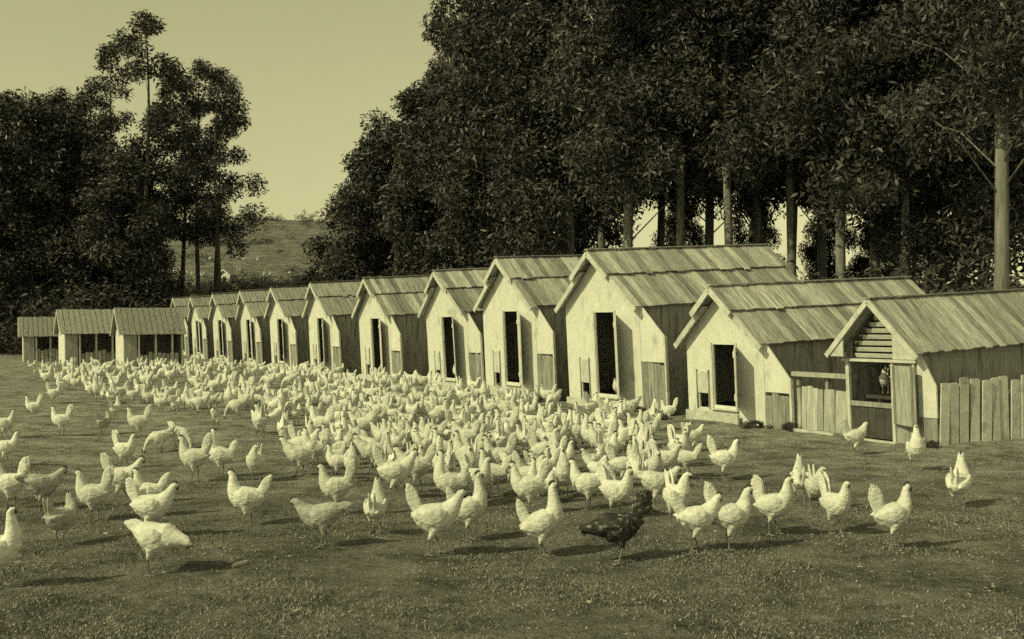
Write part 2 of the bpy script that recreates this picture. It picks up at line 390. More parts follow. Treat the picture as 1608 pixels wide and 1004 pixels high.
# right-hand house with louvred gable, porch roof and half door
def louvred_house():
    rnd = random.Random(5)
    b = row_point(1387); b.z = ground_z(b.x, b.y) - .03
    h = empty('louvred_hen_house', b, (PITCH, 0, HROT)); tag(h, 'nearest hen house with slatted gable vent, behind the picket fence', 'hen house')
    hw, za, ze, ln, of = .66, 1.99, 1.37, 4.6, .19
    k = (za-ze)/hw; top = lambda x: za-k*abs(x)
    # porch frame: posts, tie beam, gable panel with slats
    for x, nme in ((-.60, 'post'), (.22, 'post')):
        mb = MB(); mb.box(x-.025, x+.025, -.02, .03, -.05, 1.14); mb.build('door_post', M['white_board'], h)
    mb = MB(); mb.box(-.68, .66, -.05, .035, 1.14, 1.175); mb.build('tie_beam', M['white_board'], h)
    mb = MB(); mb.bar((-.60, .06, 1.2), (0, .06, top(0)-.06), .04, .03); mb.build('gable_stud', M['dark_wood'], h)
    n = 7
    for i in range(n):
        z = 1.20+i*.088; half = (za-.05-z)/k
        a, c = max(-half+.10, -.50), min(half-.12, .24)
        if c-a < .08: continue
        mb = MB(); mb.bar((a, .055, z+.02), (c, .055, z+.02), .012, .062, up=(0, -.45, 1)); mb.build('vent_slat', M['white_board'], h)
    mb = MB(); cols(mb, lambda x: [(1.18, None)], [.20, .32, hw*.98], lambda x: top(x)-.03, .03, .06); mb.build('gable_panel', M['white_board'], h)
    mb = MB(); cols(mb, lambda x: [(1.18, None)], [-hw*.98, -.55], lambda x: top(x)-.03, .03, .06); mb.build('gable_panel', M['grey_board'], h)
    # front wall right of the doorway, half door, rails
    mb = MB(); mb.box(.25, hw-.002, .0, .03, 0, 1.135); mb.build('front_wall', M['grey_board'], h)
    mb = MB(); mb.box(-hw, -.63, .0, .03, 0, 1.135); mb.build('front_wall', M['white_board'], h)
    for i in range(5):
        a = -.57+i*.153
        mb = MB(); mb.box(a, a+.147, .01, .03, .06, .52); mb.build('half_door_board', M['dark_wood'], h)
    mb = MB(); mb.box(-.575, .195, -.012, .009, .50, .57); mb.build('half_door_rail', M['grey_board'], h)
    mb = MB(); mb.box(-.62, .30, -.10, -.022, -.02, .045); mb.build('door_sill', M['white_board'], h)
    # door leaf standing open to the right
    lf = MB(); lf.box(0, .52, -.012, .012, 0, .80); l = lf.build('door', M['pale_board'], h); l.location = (.255, -.03, .30); l.rotation_euler = (0, 0, R(-17))
    lf = MB(); lf.box(.02, .06, -.03, -.013, .0, .80); lf.box(.46, .50, -.03, -.013, 0, .80); lf.build('door_batten', M['grey_board'], l)
    mb = MB(); mb.box(.58, .62, -.03, -.004, .0, 1.12); mb.build('corner_post', M['white_board'], h)
    # wing
    mb = MB(); mb.col(hw+.003, hw+.30, -.02, .005, .42, ze-.02, .84); mb.build('wing_wall', M['whitewash'], h)
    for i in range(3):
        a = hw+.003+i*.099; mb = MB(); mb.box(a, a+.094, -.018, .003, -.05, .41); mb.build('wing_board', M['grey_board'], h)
    for s in (-1, 1):
        x0 = hw-.03 if s > 0 else -hw
        mb = MB(); mb.box(x0, x0+.03, .04, ln, 0, ze-.01); mb.build('side_wall', M['side_wall'], h)
    mb = MB(); cols(mb, lambda x: [(0, None)], [-hw, 0, hw], lambda x: top(x)-.01, ln, ln+.03); mb.build('back_wall', M['side_wall'], h)
    mb = MB(); mb.box(-hw+.035, hw-.035, .04, ln-.01, .0, .03); mb.build('floor', M['dark_wood'], h)
    mb = MB(); mb.bar((-hw+.03, .34, .60), (hw-.03, .34, .60), .05, .05); mb.build('roost_bar', M['dark_wood'], h)
    for s in (-1, 1):
        roof_course(h, s, -of, ln+.15, 36, 0, top(0)+.02, s*(hw+.13), top(hw+.13)+.02, .0, True, M['roof_board'], rnd)
        mb = MB(); mb.bar((s*.0, -of-.014, top(0)+.0), (s*(hw+.16), -of-.014, top(hw+.16)), .024, .075, up=(s*k, 0, 1)); mb.build('barge_board', M['white_board'], h)
    mb = MB(); mb.col(-hw-.13, -hw+.16, -of-.001, -of+.02, top(hw+.13)-.03, top(hw+.13)-.02, top(hw-.16)-.02); mb.build('eave_bracket', M['white_board'], h)
    mb = MB(); mb.box(-.06, .06, -of-.02, ln+.16, za+.04, za+.058); mb.build('ridge_board', M['roof_board'], h)
    return h
louvred_house()

# low open-sided coops at the far left
def open_coop(px, py, label, ln, hw, za, ze, seed):
    rnd = random.Random(seed); b = on_ground(px, py)
    h = empty('open_coop', b, (.01, 0, HROT+rnd.uniform(-.05, .05))); tag(h, label, 'coop', 'low open-sided coops')
    k = (za-ze)/hw; top = lambda x: za-k*abs(x)
    mb = MB(); cols(mb, lambda x: [(-.1, None)], [-hw, 0, hw], top, 0, .04); mb.build('front_wall', M['whitewash'], h)
    mb = MB(); cols(mb, lambda x: [(-.1, None)], [-hw, 0, hw], top, ln-.04, ln); mb.build('back_wall', M['side_wall'], h)
    mb = MB(); mb.box(-hw, -hw+.04, .045, ln-.045, -.1, ze-.01); mb.build('side_wall', M['side_wall'], h)
    mb = MB(); mb.box(hw-.04, hw, .045, ln*.22, -.1, ze-.01); mb.build('side_wall', M['side_wall'], h)
    for i, y in enumerate((ln*.24, ln*.52, ln*.80, ln-.08)):
        mb = MB(); mb.box(hw-.05, hw+.02, y, y+.07, -.1, ze-.01); mb.build('post', M['white_board'], h)
    for i in range(9):
        y = ln*.27+i*ln*.073; mb = MB(); mb.box(hw-.03, hw-.005, y, y+ln*.062, -.1, .52+rnd.uniform(-.05, .12)); mb.build('low_board', M['pale_board'] if i % 3 else M['grey_board'], h)
    mb = MB(); mb.box(-hw+.05, hw-.055, .05, ln-.05, -.02, .02); mb.build('floor', M['dark_wood'], h)
    for s in (-1, 1):
        roof_course(h, s, -.18, ln+.12, 12, 0, top(0)+.03, s*(hw+.16), top(hw+.16)+.03, 0, False, M['grey_board'], rnd)
        mb = MB(); mb.bar((0, -.195, top(0)), (s*(hw+.17), -.195, top(hw+.17)), .024, .09, up=(s*k, 0, 1)); mb.build('barge_board', M['white_board'], h)
    return h
open_coop(188, 577, 'low open-sided coop, largest of three, beside the farthest hen house', 2.3, 1.15, 2.36, 1.42, 41)
open_coop(97, 572, 'low open-sided coop, the middle of three at the far left', 2.4, 1.15, 2.35, 1.42, 42)
open_coop(36, 567, 'low dark open-sided coop at the left edge below the trees', 2.2, 1.1, 2.05, 1.25, 43)
def small_shed(px, Y, label, hw, za, ze, ln, rz, wallmat, nme='shed'):
    x = (px-804)/FPX*Y; b = Vector((x, Y, ground_z(x, Y)-.05)); h = empty(nme, b, (0, 0, rz)); tag(h, label, 'shed')
    k = (za-ze)/hw; top = lambda x: za-k*abs(x); rnd = random.Random(int(px))
    def cuts(x): return [(hw*1.0 if za > 2 else .55, None)] if abs(x) < hw*.3 else [(0, None)]
    mb = MB(); cols(mb, cuts, [-hw, -hw*.3, 0, hw*.3, hw], top, 0, .04); mb.build('front_wall', wallmat, h)
    mb = MB(); cols(mb, lambda x: [(0, None)], [-hw, 0, hw], top, ln-.04, ln); mb.build('back_wall', M['side_wall'], h)
    for s in (-1, 1):
        x0 = hw-.04 if s > 0 else -hw
        mb = MB(); mb.box(x0, x0+.04, .045, ln-.045, 0, ze-.01); mb.build('side_wall', M['side_wall'], h)
        roof_course(h, s, -.15, ln+.1, 10, 0, top(0)+.03, s*(hw+.15), top(hw+.15)+.03, 0, False, M['grey_board'], rnd)
        mb = MB(); mb.bar((0, -.165, top(0)), (s*(hw+.16), -.165, top(hw+.16)), .024, .12, up=(s*k, 0, 1)); mb.build('barge_board', M['white_board'], h)
    return h
small_shed(306, 66, 'grey gabled shed rising behind the farthest hen houses', 1.25, 2.75, 2.05, 3.2, R(-25), M['side_wall'])
small_shed(30, 63, 'small grey gabled shed under the trees at the left edge', 1.1, 2.3, 1.7, 3.0, R(-35), M['grey_board'])
small_shed(352, 92, 'tiny white coop alone on the hillside by the thin pole', .55, 1.15, .75, 1.0, R(-20), M['whitewash'], 'hillside_coop')

# board fence between the low house and the louvred house
def board_fence():
    a, b = row_point(1243)+RD*.10, row_point(1333)+RD*.10
    d = b-a; n = 10; ang = math.atan2(d.y, d.x); ln = d.length
    a.z = ground_z(a.x, a.y)
    h = empty('board_fence', a, (0, 0, ang)); tag(h, 'weathered board fence between the low house and the slatted-gable house', 'fence')
    rnd = random.Random(8)
    for i in range(n):
        w = ln/n; mb = MB(); mb.box(0, w-.010, -.011, .011, -.05, .66+rnd.uniform(-.03, .02)); o = mb.build('plank', M['pale_board'], h); o.location = (i*w, 0, 0); o.rotation_euler = (rnd.uniform(-.02, .02), 0, rnd.uniform(-.02, .02))
    mb = MB(); mb.box(-.05, ln+.05, -.06, .02, .82, .89); mb.build('top_rail', M['pale_board'], h)
    for x in (-.02, ln*.5, ln-.04):
        mb = MB(); mb.box(x, x+.06, .02, .08, -.05, .85); mb.build('post', M['grey_board'], h)
    mb = MB(); mb.box(.2, ln-.15, -.26, -.19, -.01, .035); mb.build('foot_board', M['white_board'], h)
board_fence()
def picket_fence():
    a = row_point(1473)+RX*.02; d = Vector((.93, .37, 0)); a.z = ground_z(a.x, a.y)
    h = empty('picket_fence', a, (0, .0, math.atan2(d.y, d.x))); tag(h, 'close picket fence of weathered pale boards at the right edge', 'fence')
    rnd = random.Random(9); x = 0
    i = 0
    while x < 4.2:
        w = rnd.uniform(.125, .16); hh = rnd.uniform(.81, .87); e1, e2 = rnd.uniform(0, .02), rnd.uniform(0, .03); gx = a + d*x
        g = ground_z(gx.x, gx.y)-a.z
        mb = MB(); mb.v += [(0,-.011,-.05),(w,-.011,-.05),(w,.011,-.05),(0,.011,-.05),(0,-.011,hh-e1),(w*.3,-.011,hh),(w*.75,-.011,hh+.004),(w,-.011,hh-e2),(0,.011,hh-e1),(w*.3,.011,hh),(w*.75,.011,hh+.004),(w,.011,hh-e2)]
        mb.f += [(0,1,7,6,5,4),(2,3,8,9,10,11),(0,4,8,3),(1,2,11,7),(4,5,9,8),(5,6,10,9),(6,7,11,10),(0,3,2,1)]
        o = mb.build('picket', M['white_board'], h); o.location = (x, rnd.uniform(-.012, .012), g); o.rotation_euler = (rnd.uniform(-.05, .05), rnd.uniform(-.03, .03), rnd.uniform(-.03, .03))
        x += w+rnd.uniform(.022, .045); i += 1
    for z in (.2, .62):
        mb = MB(); mb.box(0, 4.2, .03, .07, z+.0, z+.07); r_ = mb.build('rail', M['grey_board'], h); r_.rotation_euler = (0, -.03, 0)
picket_fence()
# planks lying on the ground in front of the tallest house
for (x0, y0, x1, y1, lab) in ((892, 667, 953, 652, 'pale plank lying on the ground before the tallest house'),
                              (365, 893, 388, 886, 'short pale stick lying on the grass at lower left')):
    p, q = on_ground(x0, y0), on_ground(x1, y1); big = x0 > 500
    w = .16 if big else .012
    mid = (p+q)/2; mb = MB(); mb.bar(p-mid, q-mid, w, .03 if big else .02); mb.bar(p-mid+Vector((0, 0, -.03)), p-mid+Vector((.02, .04, -.03)), w*.6, .03)
    o = mb.build('plank' if big else 'stick', M['pale_board']); o.location = mid+Vector((0, 0, .035 if big else .012)); tag(o, lab, 'plank' if big else 'stick')

# ------------------------------------------------------------------ hens
def spine(pose):
    """rings of the trunk from rump to beak: x, z, half width, half height"""
    body = [(-.165,.268,.018,.022),(-.145,.262,.040,.045),(-.105,.248,.064,.066),(-.05,.232,.079,.080),(.01,.226,.084,.086),(.06,.236,.080,.083),(.098,.258,.066,.070)]
    neck = {
     'alert': [(.122,.297,.047,.049),(.133,.336,.034,.036),(.140,.372,.026,.028),(.150,.400,.024,.026),(.168,.412,.022,.022),(.184,.409,.013,.013),(.198,.404,.006,.007),(.211,.398,.002,.002)],
     'tall':  [(.116,.305,.046,.048),(.122,.352,.033,.035),(.126,.398,.025,.027),(.134,.432,.024,.026),(.152,.446,.022,.022),(.168,.443,.013,.013),(.182,.438,.006,.007),(.195,.432,.002,.002)],
     'walk':  [(.135,.290,.047,.050),(.160,.322,.034,.036),(.182,.352,.026,.028),(.200,.376,.024,.026),(.219,.384,.022,.022),(.235,.380,.013,.013),(.248,.374,.006,.007),(.260,.367,.002,.002)],
     'peck':  [(.140,.245,.050,.052),(.190,.222,.034,.036),(.238,.176,.024,.026),(.266,.122,.020,.022),(.280,.080,.0235,.026),(.286,.052,.017,.018),(.289,.035,.007,.008),(.291,.018,.002,.002)],
     'low':   [(.140,.246,.048,.050),(.182,.250,.035,.037),(.222,.250,.027,.029),(.252,.248,.025,.027),(.272,.244,.0225,.023),(.288,.236,.013,.013),(.300,.228,.006,.007),(.311,.219,.002,.002)],
     'turn':  [(.120,.297,.047,.049),(.124,.336,.034,.036),(.122,.372,.026,.028),(.126,.400,.024,.026),(.138,.412,.022,.022),(.150,.409,.013,.013),(.160,.404,.006,.007),(.170,.398,.002,.002)],
    }[pose]
    body = [(x, z, a*1.10, b*1.12) for x, z, a, b in body]
    kf = (1.30, 1.34, 1.32, 1.16, 1.06, 1.0, 1, 1) if pose != 'peck' else (1.2, 1.1, 1.05, 1.0, 1, 1, 1, 1)
    neck = [(x, z, a*f, b*f) for (x, z, a, b), f in zip(neck, kf)]
    return body, neck
def hen_mesh(name, pose, tail=52, tail_len=.17, fan=26, pitch=0, stride=.02, feather=None, yaw=0):
    body, neck = spine(pose); mb = MB()
    if pose == 'peck': body = [(x, z+.02*(-x*3), a, b) for x, z, a, b in body]
    pts = [(x, 0, z, a, b) for x, z, a, b in body]
    for i, (x, z, a, b) in enumerate(neck): pts.append((x, yaw*max(0, i-1)*.012, z, a, b))
    if pitch:                                     # lift or lower the front about the hip
        c, s = math.cos(R(pitch)), math.sin(R(pitch))
        pts = [(x*c-(z-.22)*s, y, .22+x*s+(z-.22)*c, a, b) for x, y, z, a, b in pts]
    mb.loft(pts, 14)
    rump = Vector((pts[1][0], 0, pts[1][2]))
    for i in range(7):                            # tail: a fan of broad feathers
        f = i/6*2-1
        for sgn in (-1, 1):
            an = R(tail + pitch*.5 + f*fan); ln = tail_len*(1-.30*abs(f-.1)); y = sgn*.014
            dirv = Vector((-math.cos(an), sgn*.055, math.sin(an)))
            q = rump + Vector((.03, y, -.005))
            mb.loft([(*(q+dirv*ln*t), w, h) for t, w, h in ((-.15, .026, .034), (.2, .020, .034), (.55, .012, .026), (.85, .008, .017), (1.0, .005, .006))], 8)
    for sgn in (-1, 1):                           # wings folded along the flank
        c, s = math.cos(R(pitch)), math.sin(R(pitch))
        wp = [(.085, .072, .262, .010, .022), (.04, .083, .258, .016, .050), (-.03, .083, .248, .017, .056), (-.09, .070, .246, .014, .040), (-.15, .048, .250, .010, .022), (-.185, .034, .254, .006, .008)]
        mb.loft([(x*c-(z-.22)*s, sgn*y, .22+x*s+(z-.22)*c, a, b) for x, y, z, a, b in wp], 10)
        st = stride*sgn                           # thigh, hock, shank and toes
        mb.loft([(-.01, sgn*.045, .22, .040, .055), (-.005, sgn*.047, .165, .032, .040), (-.018+st*.3, sgn*.046, .125, .017, .020), (-.022+st*.5, sgn*.045, .105, .010, .011)], 10)
        mb.loft([(-.022+st*.5, sgn*.045, .112, .0095, .0095), (-.012+st*.8, sgn*.045, .06, .0080, .0080), (-.004+st, sgn*.045, .010, .0085, .0085)], 8)
        for ta, tl in ((-28, .052), (0, .062), (28, .052), (180, .034)):
            ca, sa = math.cos(R(ta)), math.sin(R(ta))
            mb.loft([(-.004+st, sgn*.045, .011, .0075, .0080), (-.004+st+ca*tl*.6, sgn*.045+sa*tl*.6, .009, .0065, .0075), (-.004+st+ca*tl, sgn*.045+sa*tl, .005, .004, .005)], 6)
    SQ = .82                                      # compact body
    mb.v = [(x*SQ, y, z) for x, y, z in mb.v]; pts = [(p[0]*SQ, *p[1:]) for p in pts]
    me = mb.mesh(name+'_raw')
    o = obj('temp', me); r = o.modifiers.new('r', 'REMESH'); r.mode = 'VOXEL'; r.voxel_size = .0062; r.use_smooth_shade = True
    sm = o.modifiers.new('s', 'SMOOTH'); sm.factor = .5; sm.iterations = 2
    dg = bpy.context.evaluated_depsgraph_get(); ev = o.evaluated_get(dg)
    out = bpy.data.meshes.new_from_object(ev); out.name = name
    bpy.data.objects.remove(o); bpy.data.meshes.remove(me)
    out.materials.clear(); out.materials.append(feather or M['feather']); out.materials.append(M['leg'])
    hx = Vector(pts[-3][:3])
    mi = np.zeros(len(out.polygons), np.int32)
    cen = np.zeros(len(out.polygons)*3); out.polygons.foreach_get('center', cen); cen = cen.reshape(-1, 3)
    mi[cen[:, 2] < .108] = 1
    if pose == 'peck': mi[(cen[:, 0] > .12) & (cen[:, 2] > .05)] = 0
    near = np.linalg.norm(cen-np.array(Vector(pts[-1][:3])), axis=1) < .024
    mi[near] = 1
    out.polygons.foreach_set('material_index', mi)
    # comb and wattles
    h = [Vector(p[:3]) for p in pts[-6:-2]]; up = (Vector(pts[-3][:3])-Vector(pts[-5][:3])).normalized().cross(Vector((0, -1, 0)))
    if up.z < 0 and pose != 'peck': up = -up
    if pose == 'peck' and up.x < 0: up = -up
    fw = (Vector(pts[-3][:3])-Vector(pts[-5][:3])).normalized(); hc = Vector(pts[-4][:3]); c = MB(); w = MB()
    for i in range(5):
        b_ = hc - fw*.022 + fw*(i*.010) + up*.014; hh = (.016, .024, .026, .022, .014)[i]
        c.bar(b_, b_+up*hh, .010, .011 if i % 2 else .009, up=tuple(fw)) if False else c.loft([(*b_, .0045, .0075), (*(b_+up*hh*.6), .0035, .0065), (*(b_+up*hh), .001, .002)], 6)
    for sgn in (-1, 1):
        b_ = hc + fw*.008 - up*.012 + Vector((0, sgn*.004, 0)); w.loft([(*b_, .004, .006), (*(b_-up*.016), .005, .008), (*(b_-up*.026), .001, .002)], 6)
    cm = c.mesh(name+'_comb'); cm.materials.append(M['comb'])
    wm = w.mesh(name+'_wattle'); wm.materials.append(M['comb'])
    return out, cm, wm
PR = {
 'alert': hen_mesh('hen_alert', 'alert', 68, .240, 15),
 'alert2': hen_mesh('hen_alert_low_tail', 'alert', 50, .215, 14, pitch=6, stride=.035),
 'tall': hen_mesh('hen_tall', 'tall', 56, .20, 13, pitch=16),
 'walk': hen_mesh('hen_walk', 'walk', 60, .22, 15, stride=.05),
 'peck': hen_mesh('hen_peck', 'peck', 40, .18, 12, pitch=-8),
 'turn': hen_mesh('hen_turn', 'turn', 66, .19, 12, yaw=1),
 'cock': hen_mesh('hen_cock', 'alert', 68, .235, 19, pitch=8, stride=.03),
 'low': hen_mesh('hen_low', 'low', 20, .16, 12, pitch=-7, stride=.03),
 'crouch': hen_mesh('hen_crouch', 'walk', 16, .16, 10, pitch=-10),
}
DARK = hen_mesh('hen_dark', 'low', 58, .24, 22, pitch=-5, feather=M['dark_feather'])
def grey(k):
    me = PR[k][0].copy(); me.materials[0] = M['grey_or_shaded_feather']; return (me, PR[k][1], PR[k][2])
GREY = {k: grey(k) for k in ('turn', 'crouch')}  # turn: shade painted into the feather colour; crouch: truly grey hens
placed = []
def hen(px, py, face, pose, label, scale=1.0, group='white hens of the flock', parts=True, at=None, meshes=None):
    p = at if at is not None else on_ground(px, py)
    me, cm, wm = meshes or PR[pose]
    o = obj('hen', me); o.location = (p.x, p.y, p.z-.004)
    rn = random.Random(int(px*31+py*7))
    o.rotation_euler = (0, 0, R(face)+rn.uniform(-.12, .12))
    scale *= .93
    o.scale = (scale, scale*rn.uniform(.96, 1.08), scale*rn.uniform(.97, 1.04)); tag(o, label, 'hen', group)
    if parts: obj('comb', cm, None, o)
    if parts and p.y < 12: obj('wattles', wm, None, o)
    placed.append((p.x, p.y)); return o
NEAR = [
 (2, 925, 5, 'tall', 'white hen cut by the left edge, nearest the bottom corner', 1.05),
 (96, 860, 62, 'turn', 'shaded hen seen from behind at lower left, thin white tail', 1.0),
 (246, 905, -12, 'low', 'white hen stooping with head down, lowest at left', 1.15),
 (238, 846, 8, 'walk', 'white hen directly behind the stooping lowest-left hen', 1.1),
 (232, 812, 190, 'alert2', 'white hen half hidden behind two hens at lower left', .95),
 (146, 820, 178, 'alert', 'white hen facing left with raised tail near lower left', 1.05),
 (192, 792, 5, 'walk', 'white hen walking right behind the left-facing lower-left hen', 1.1),
 (196, 736, -25, 'alert', 'white hen standing alone with shaded belly at mid left', 1.0),
 (64, 804, 40, 'crouch', 'grey-backed hen seen from behind close to the left edge', 1.1),
 (16, 800, 170, 'alert', 'white hen at the left edge beside the grey-backed hen', 1.05),
 (10, 730, 5, 'alert', 'white hen cut by the left edge, level with mid-left pair', 1.0),
 (8, 690, 5, 'alert', 'white hen cut by left edge, uppermost of those', 1.0),
 (96, 684, 178, 'alert', 'white hen alone at left, U-shaped with head up', 1.05),
 (52, 657, 180, 'alert', 'small white hen near left edge, head left', 1.0),
 (85, 634, 0, 'alert', 'small white hen at left, just outside the crowd', 1.0),
 (163, 684, 60, 'turn', 'shaded hen from behind at left, left of a bigger white hen', .95),
 (182, 660, 80, 'tall', 'narrow white hen seen from behind at left below crowd', .95),
 (217, 688, 178, 'alert', 'white hen facing left below the left part of the crowd', 1.15),
 (252, 712, 200, 'peck', 'white hen pecking with head left below the crowd', 1.0),
 (282, 708, -20, 'peck', 'white hen pecking with head right below the crowd', 1.0),
 (305, 758, 175, 'alert', 'bright white hen, left of an overlapping pair at mid left', 1.15),
 (345, 750, 178, 'tall', 'bright white hen, right of an overlapping pair at mid left', 1.15),
 (386, 828, 178, 'alert2', 'white hen alone facing left between lower-left and centre groups', 1.12),
 (402, 757, 265, 'turn', 'narrow shaded hen facing the viewer left of centre', 1.0),
 (470, 748, 185, 'walk', 'plump white hen at front edge of the crowd, left of centre', 1.15),
 (506, 860, 184, 'crouch', 'crouching grey-sided hen facing left, left of centre bottom', 1.1),
 (527, 808, 180, 'alert', 'white hen facing left just behind the crouching hen', 1.05),
 (590, 838, 84, 'tall', 'slim white hen seen from behind, right of the crouching hen', .95),
 (620, 786, 6, 'walk', 'big white hen facing right at the crowd edge, centre', 1.2),
 (683, 872, 12, 'walk', 'large white hen striding right at bottom centre, tail left', 1.2),
 (738, 850, 8, 'tall', 'white hen with legs apart right of the large striding hen', 1.12),
 (704, 800, 178, 'tall', 'tall white hen behind the large striding hen', 1.15),
 (748, 792, -30, 'alert', 'white hen between tall hen and crowd at centre', 1.1),
 (783, 754, 180, 'alert', 'broad white hen at centre, right of crowd gap', 1.15),
 (829, 808, 180, 'alert', 'white hen facing left, behind the neck-stretching hen', 1.1),
 (853, 878, 10, 'tall', 'white hen stretching its neck upright at bottom right of centre', 1.2),
 (884, 785, 265, 'tall', 'tall white hen facing the viewer behind the neck-stretching hen', 1.05),
 (922, 802, 175, 'alert', 'white hen left of the dark hen, one row back', 1.1),
 (968, 815, -40, 'alert', 'white hen directly behind the dark hen', 1.1),
 (1000, 775, 100, 'tall', 'white hen from behind, two rows behind the dark hen', 1.1),
 (978, 765, 5, 'alert', 'white hen overlapped by two others behind the dark hen', 1.05),
 (1030, 802, 0, 'crouch', 'white hen low to the ground right of the dark hen', 1.1),
 (1000, 694, 178, 'alert', 'white hen facing left below the tallest house', 1.0),
 (945, 704, 260, 'tall', 'narrow white hen facing viewer below the lying plank', .95),
 (962, 730, 262, 'turn', 'narrow white hen nearer the viewer than the plank', .95),
 (1065, 736, -70, 'alert', 'fluffy white hen facing viewer below low fenced house', 1.15),
 (1088, 712, 30, 'walk', 'white hen partly behind the fluffy one below low house', 1.0),
 (1050, 664, 178, 'alert', 'small white hen between the tallest and the low house', .95),
 (1137, 756, 0, 'alert', 'white hen facing right, tail raised, before the low house', 1.1),
 (1063, 828, -65, 'turn', 'white hen facing viewer right of the dark hen', 1.1),
 (1092, 866, 10, 'walk', 'white hen, left one of the pair right of dark hen', 1.1),
 (1146, 864, 2, 'alert', 'white hen facing right, right one of the pair near dark hen', 1.15),
 (1216, 842, -28, 'cock', 'ruffled white bird with tall tail at lower right of centre', 1.1),
 (1256, 788, 80, 'tall', 'narrow white hen from behind the ruffled white bird', .95),
 (1281, 800, 268, 'turn', 'oval white hen facing viewer right of the ruffled bird', .95),
 (1312, 838, -68, 'alert', 'white hen facing viewer left of the isolated right-facing hen', 1.05),
 (1402, 860, 2, 'cock', 'isolated white hen facing right with high fan tail', 1.08),
 (1506, 800, 58, 'tall', 'white hen turned away at the far right', 1.1),
 (1342, 716, 15, 'walk', 'white hen stepping right at the slatted house doorway', 1.12),
 (1438, 738, 255, 'tall', 'white hen facing viewer in front of the open right door', 1.1),
]
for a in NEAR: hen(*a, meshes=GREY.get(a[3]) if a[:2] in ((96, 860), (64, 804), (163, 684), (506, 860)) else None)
hen(972, 886, 186, 'low', 'dark mottled hen stooping amid white hens at bottom', 1.22, 'dark hens', meshes=DARK)
# a hen standing in the doorway of the tallest house and one at the house to its left
for px, back, lab in ((962, .12, 'white hen standing inside the doorway of the tallest house'), (712, .10, 'white hen perched in the doorway of the third house left')):
    q = row_point(px)+RD*back; q.z = ground_z(q.x, q.y)-.03+.245
    hen(px, 600, 235, 'alert', lab, 1.0, at=q)

for sx, fc, lab in ((-.28, 240, 'white hen roosting inside the dark doorway of the slatted house'),):
    q = row_point(1387)+RX*sx+RD*.34; q.z = ground_z(q.x, q.y)-.03+.62+.02
    hen(1370+sx*10, 590, fc, 'alert', lab, .92, at=q)

# the crowd: spread over the yard, thickest before the houses
poly = [(22, 588), (70, 580), (280, 579), (480, 583), (560, 590), (650, 606), (740, 622), (850, 636), (900, 650), (1000, 655), (1070, 690), (1085, 740), (1060, 785), (960, 795), (860, 800), (760, 800), (690, 785), (560, 760), (450, 735), (420, 700), (330, 672), (290, 655), (170, 640), (60, 612)]
def inside(x, y):
    c = False; j = len(poly)-1
    for i in range(len(poly)):
        (xi, yi), (xj, yj) = poly[i], poly[j]
        if (yi > y) != (yj > y) and x < (xj-xi)*(y-yi)/(yj-yi)+xi: c = not c
        j = i
    return c
rnd = random.Random(77); spots = []; tries = 0
while len(spots) < 425 and tries < 60000:
    tries += 1
    px, py = rnd.uniform(20, 1085), 578+225*rnd.random()**1.4
    if not inside(px, py): continue
    if px > 880 and py < 700 and rnd.random() < .5: continue
    if 395 < px < 440 and 690 < py: continue
    q = on_ground(px, py)
    if (q-row_point(px)).y > -.5 and px > 275: continue
    if math.sin(q.x*1.9+q.y*.8+1)+math.sin(q.y*1.35-q.x*.9)+.6*math.sin(q.x*3.1+2) < -.75 and rnd.random() < .8: continue
    mind = (.28 if q.y < 17 else .27) if q.y < 24 else .34
    if any((q.x-a)**2+(q.y-b)**2 < mind**2 for a, b in placed): continue
    placed.append((q.x, q.y)); spots.append((q.y, px, py, q))
spots.sort(key=lambda s: s[0])
ORD = ['first', 'second', 'third', 'fourth', 'fifth', 'sixth', 'seventh', 'eighth', 'ninth', 'tenth', 'eleventh', 'twelfth', 'thirteenth', 'fourteenth', 'fifteenth', 'sixteenth', 'seventeenth', 'eighteenth', 'nineteenth', 'twentieth'] + ['twenty-'+w for w in ('first', 'second', 'third', 'fourth', 'fifth', 'sixth', 'seventh', 'eighth', 'ninth')] + ['thirtieth']
def ordinals(objs, text):
    """objs from left to right, each named by its place"""
    objs.sort(key=lambda o: o.location.x/o.location.y)
    for n_, o in enumerate(objs): o['label'] = text % ORD[min(n_, len(ORD)-1)]
LOOK = {'alert': 'head up', 'alert2': 'tail low', 'tall': 'neck stretched', 'walk': 'stepping', 'peck': 'head down', 'turn': 'head turned', 'cock': 'tail high'}
def whereabouts(px):
    for lim, w in ((130, 'at far left'), (260, 'below the open coops'), (360, 'below the farthest houses'), (470, 'below the middle houses'), (590, 'below the fourth house'), (700, 'below the third house'), (800, 'below the second house'), (2000, 'below the tallest house')):
        if px < lim: return w
crowd = {}
POSES = ['alert', 'alert', 'alert2', 'tall', 'walk', 'peck', 'turn', 'cock']
NIND = 300-len(NEAR)-3
far = []
for i, (Y, px, py, q) in enumerate(spots):
    pose = rnd.choice(POSES); face = rnd.choice([0, 180, 180, 90, 270, 200, 340, 150, 30])+rnd.uniform(-25, 25); sc = rnd.uniform(.86, 1.20)
    if i < NIND:
        dep, g = ('near', 'flock, nearer half') if Y < 17 else ('middle', 'flock, middle') if Y < 26 else ('far', 'flock, far part')
        fc = ('right', 'away', 'left', 'viewer')[int(((face+45) % 360)//90)]
        lab = 'white hen, %s, facing %s, %s crowd %s' % (LOOK[pose], fc, dep, whereabouts(px))
        o = hen(px, py, face, pose, lab, sc, g, parts=Y < 24, at=q); crowd.setdefault(lab, []).append(o)
    else: far.append((q, face, pose, sc))
for lab, os_ in crowd.items():
    if len(os_) > 1: ordinals(os_, lab.replace('%', '') + ', %s from left')
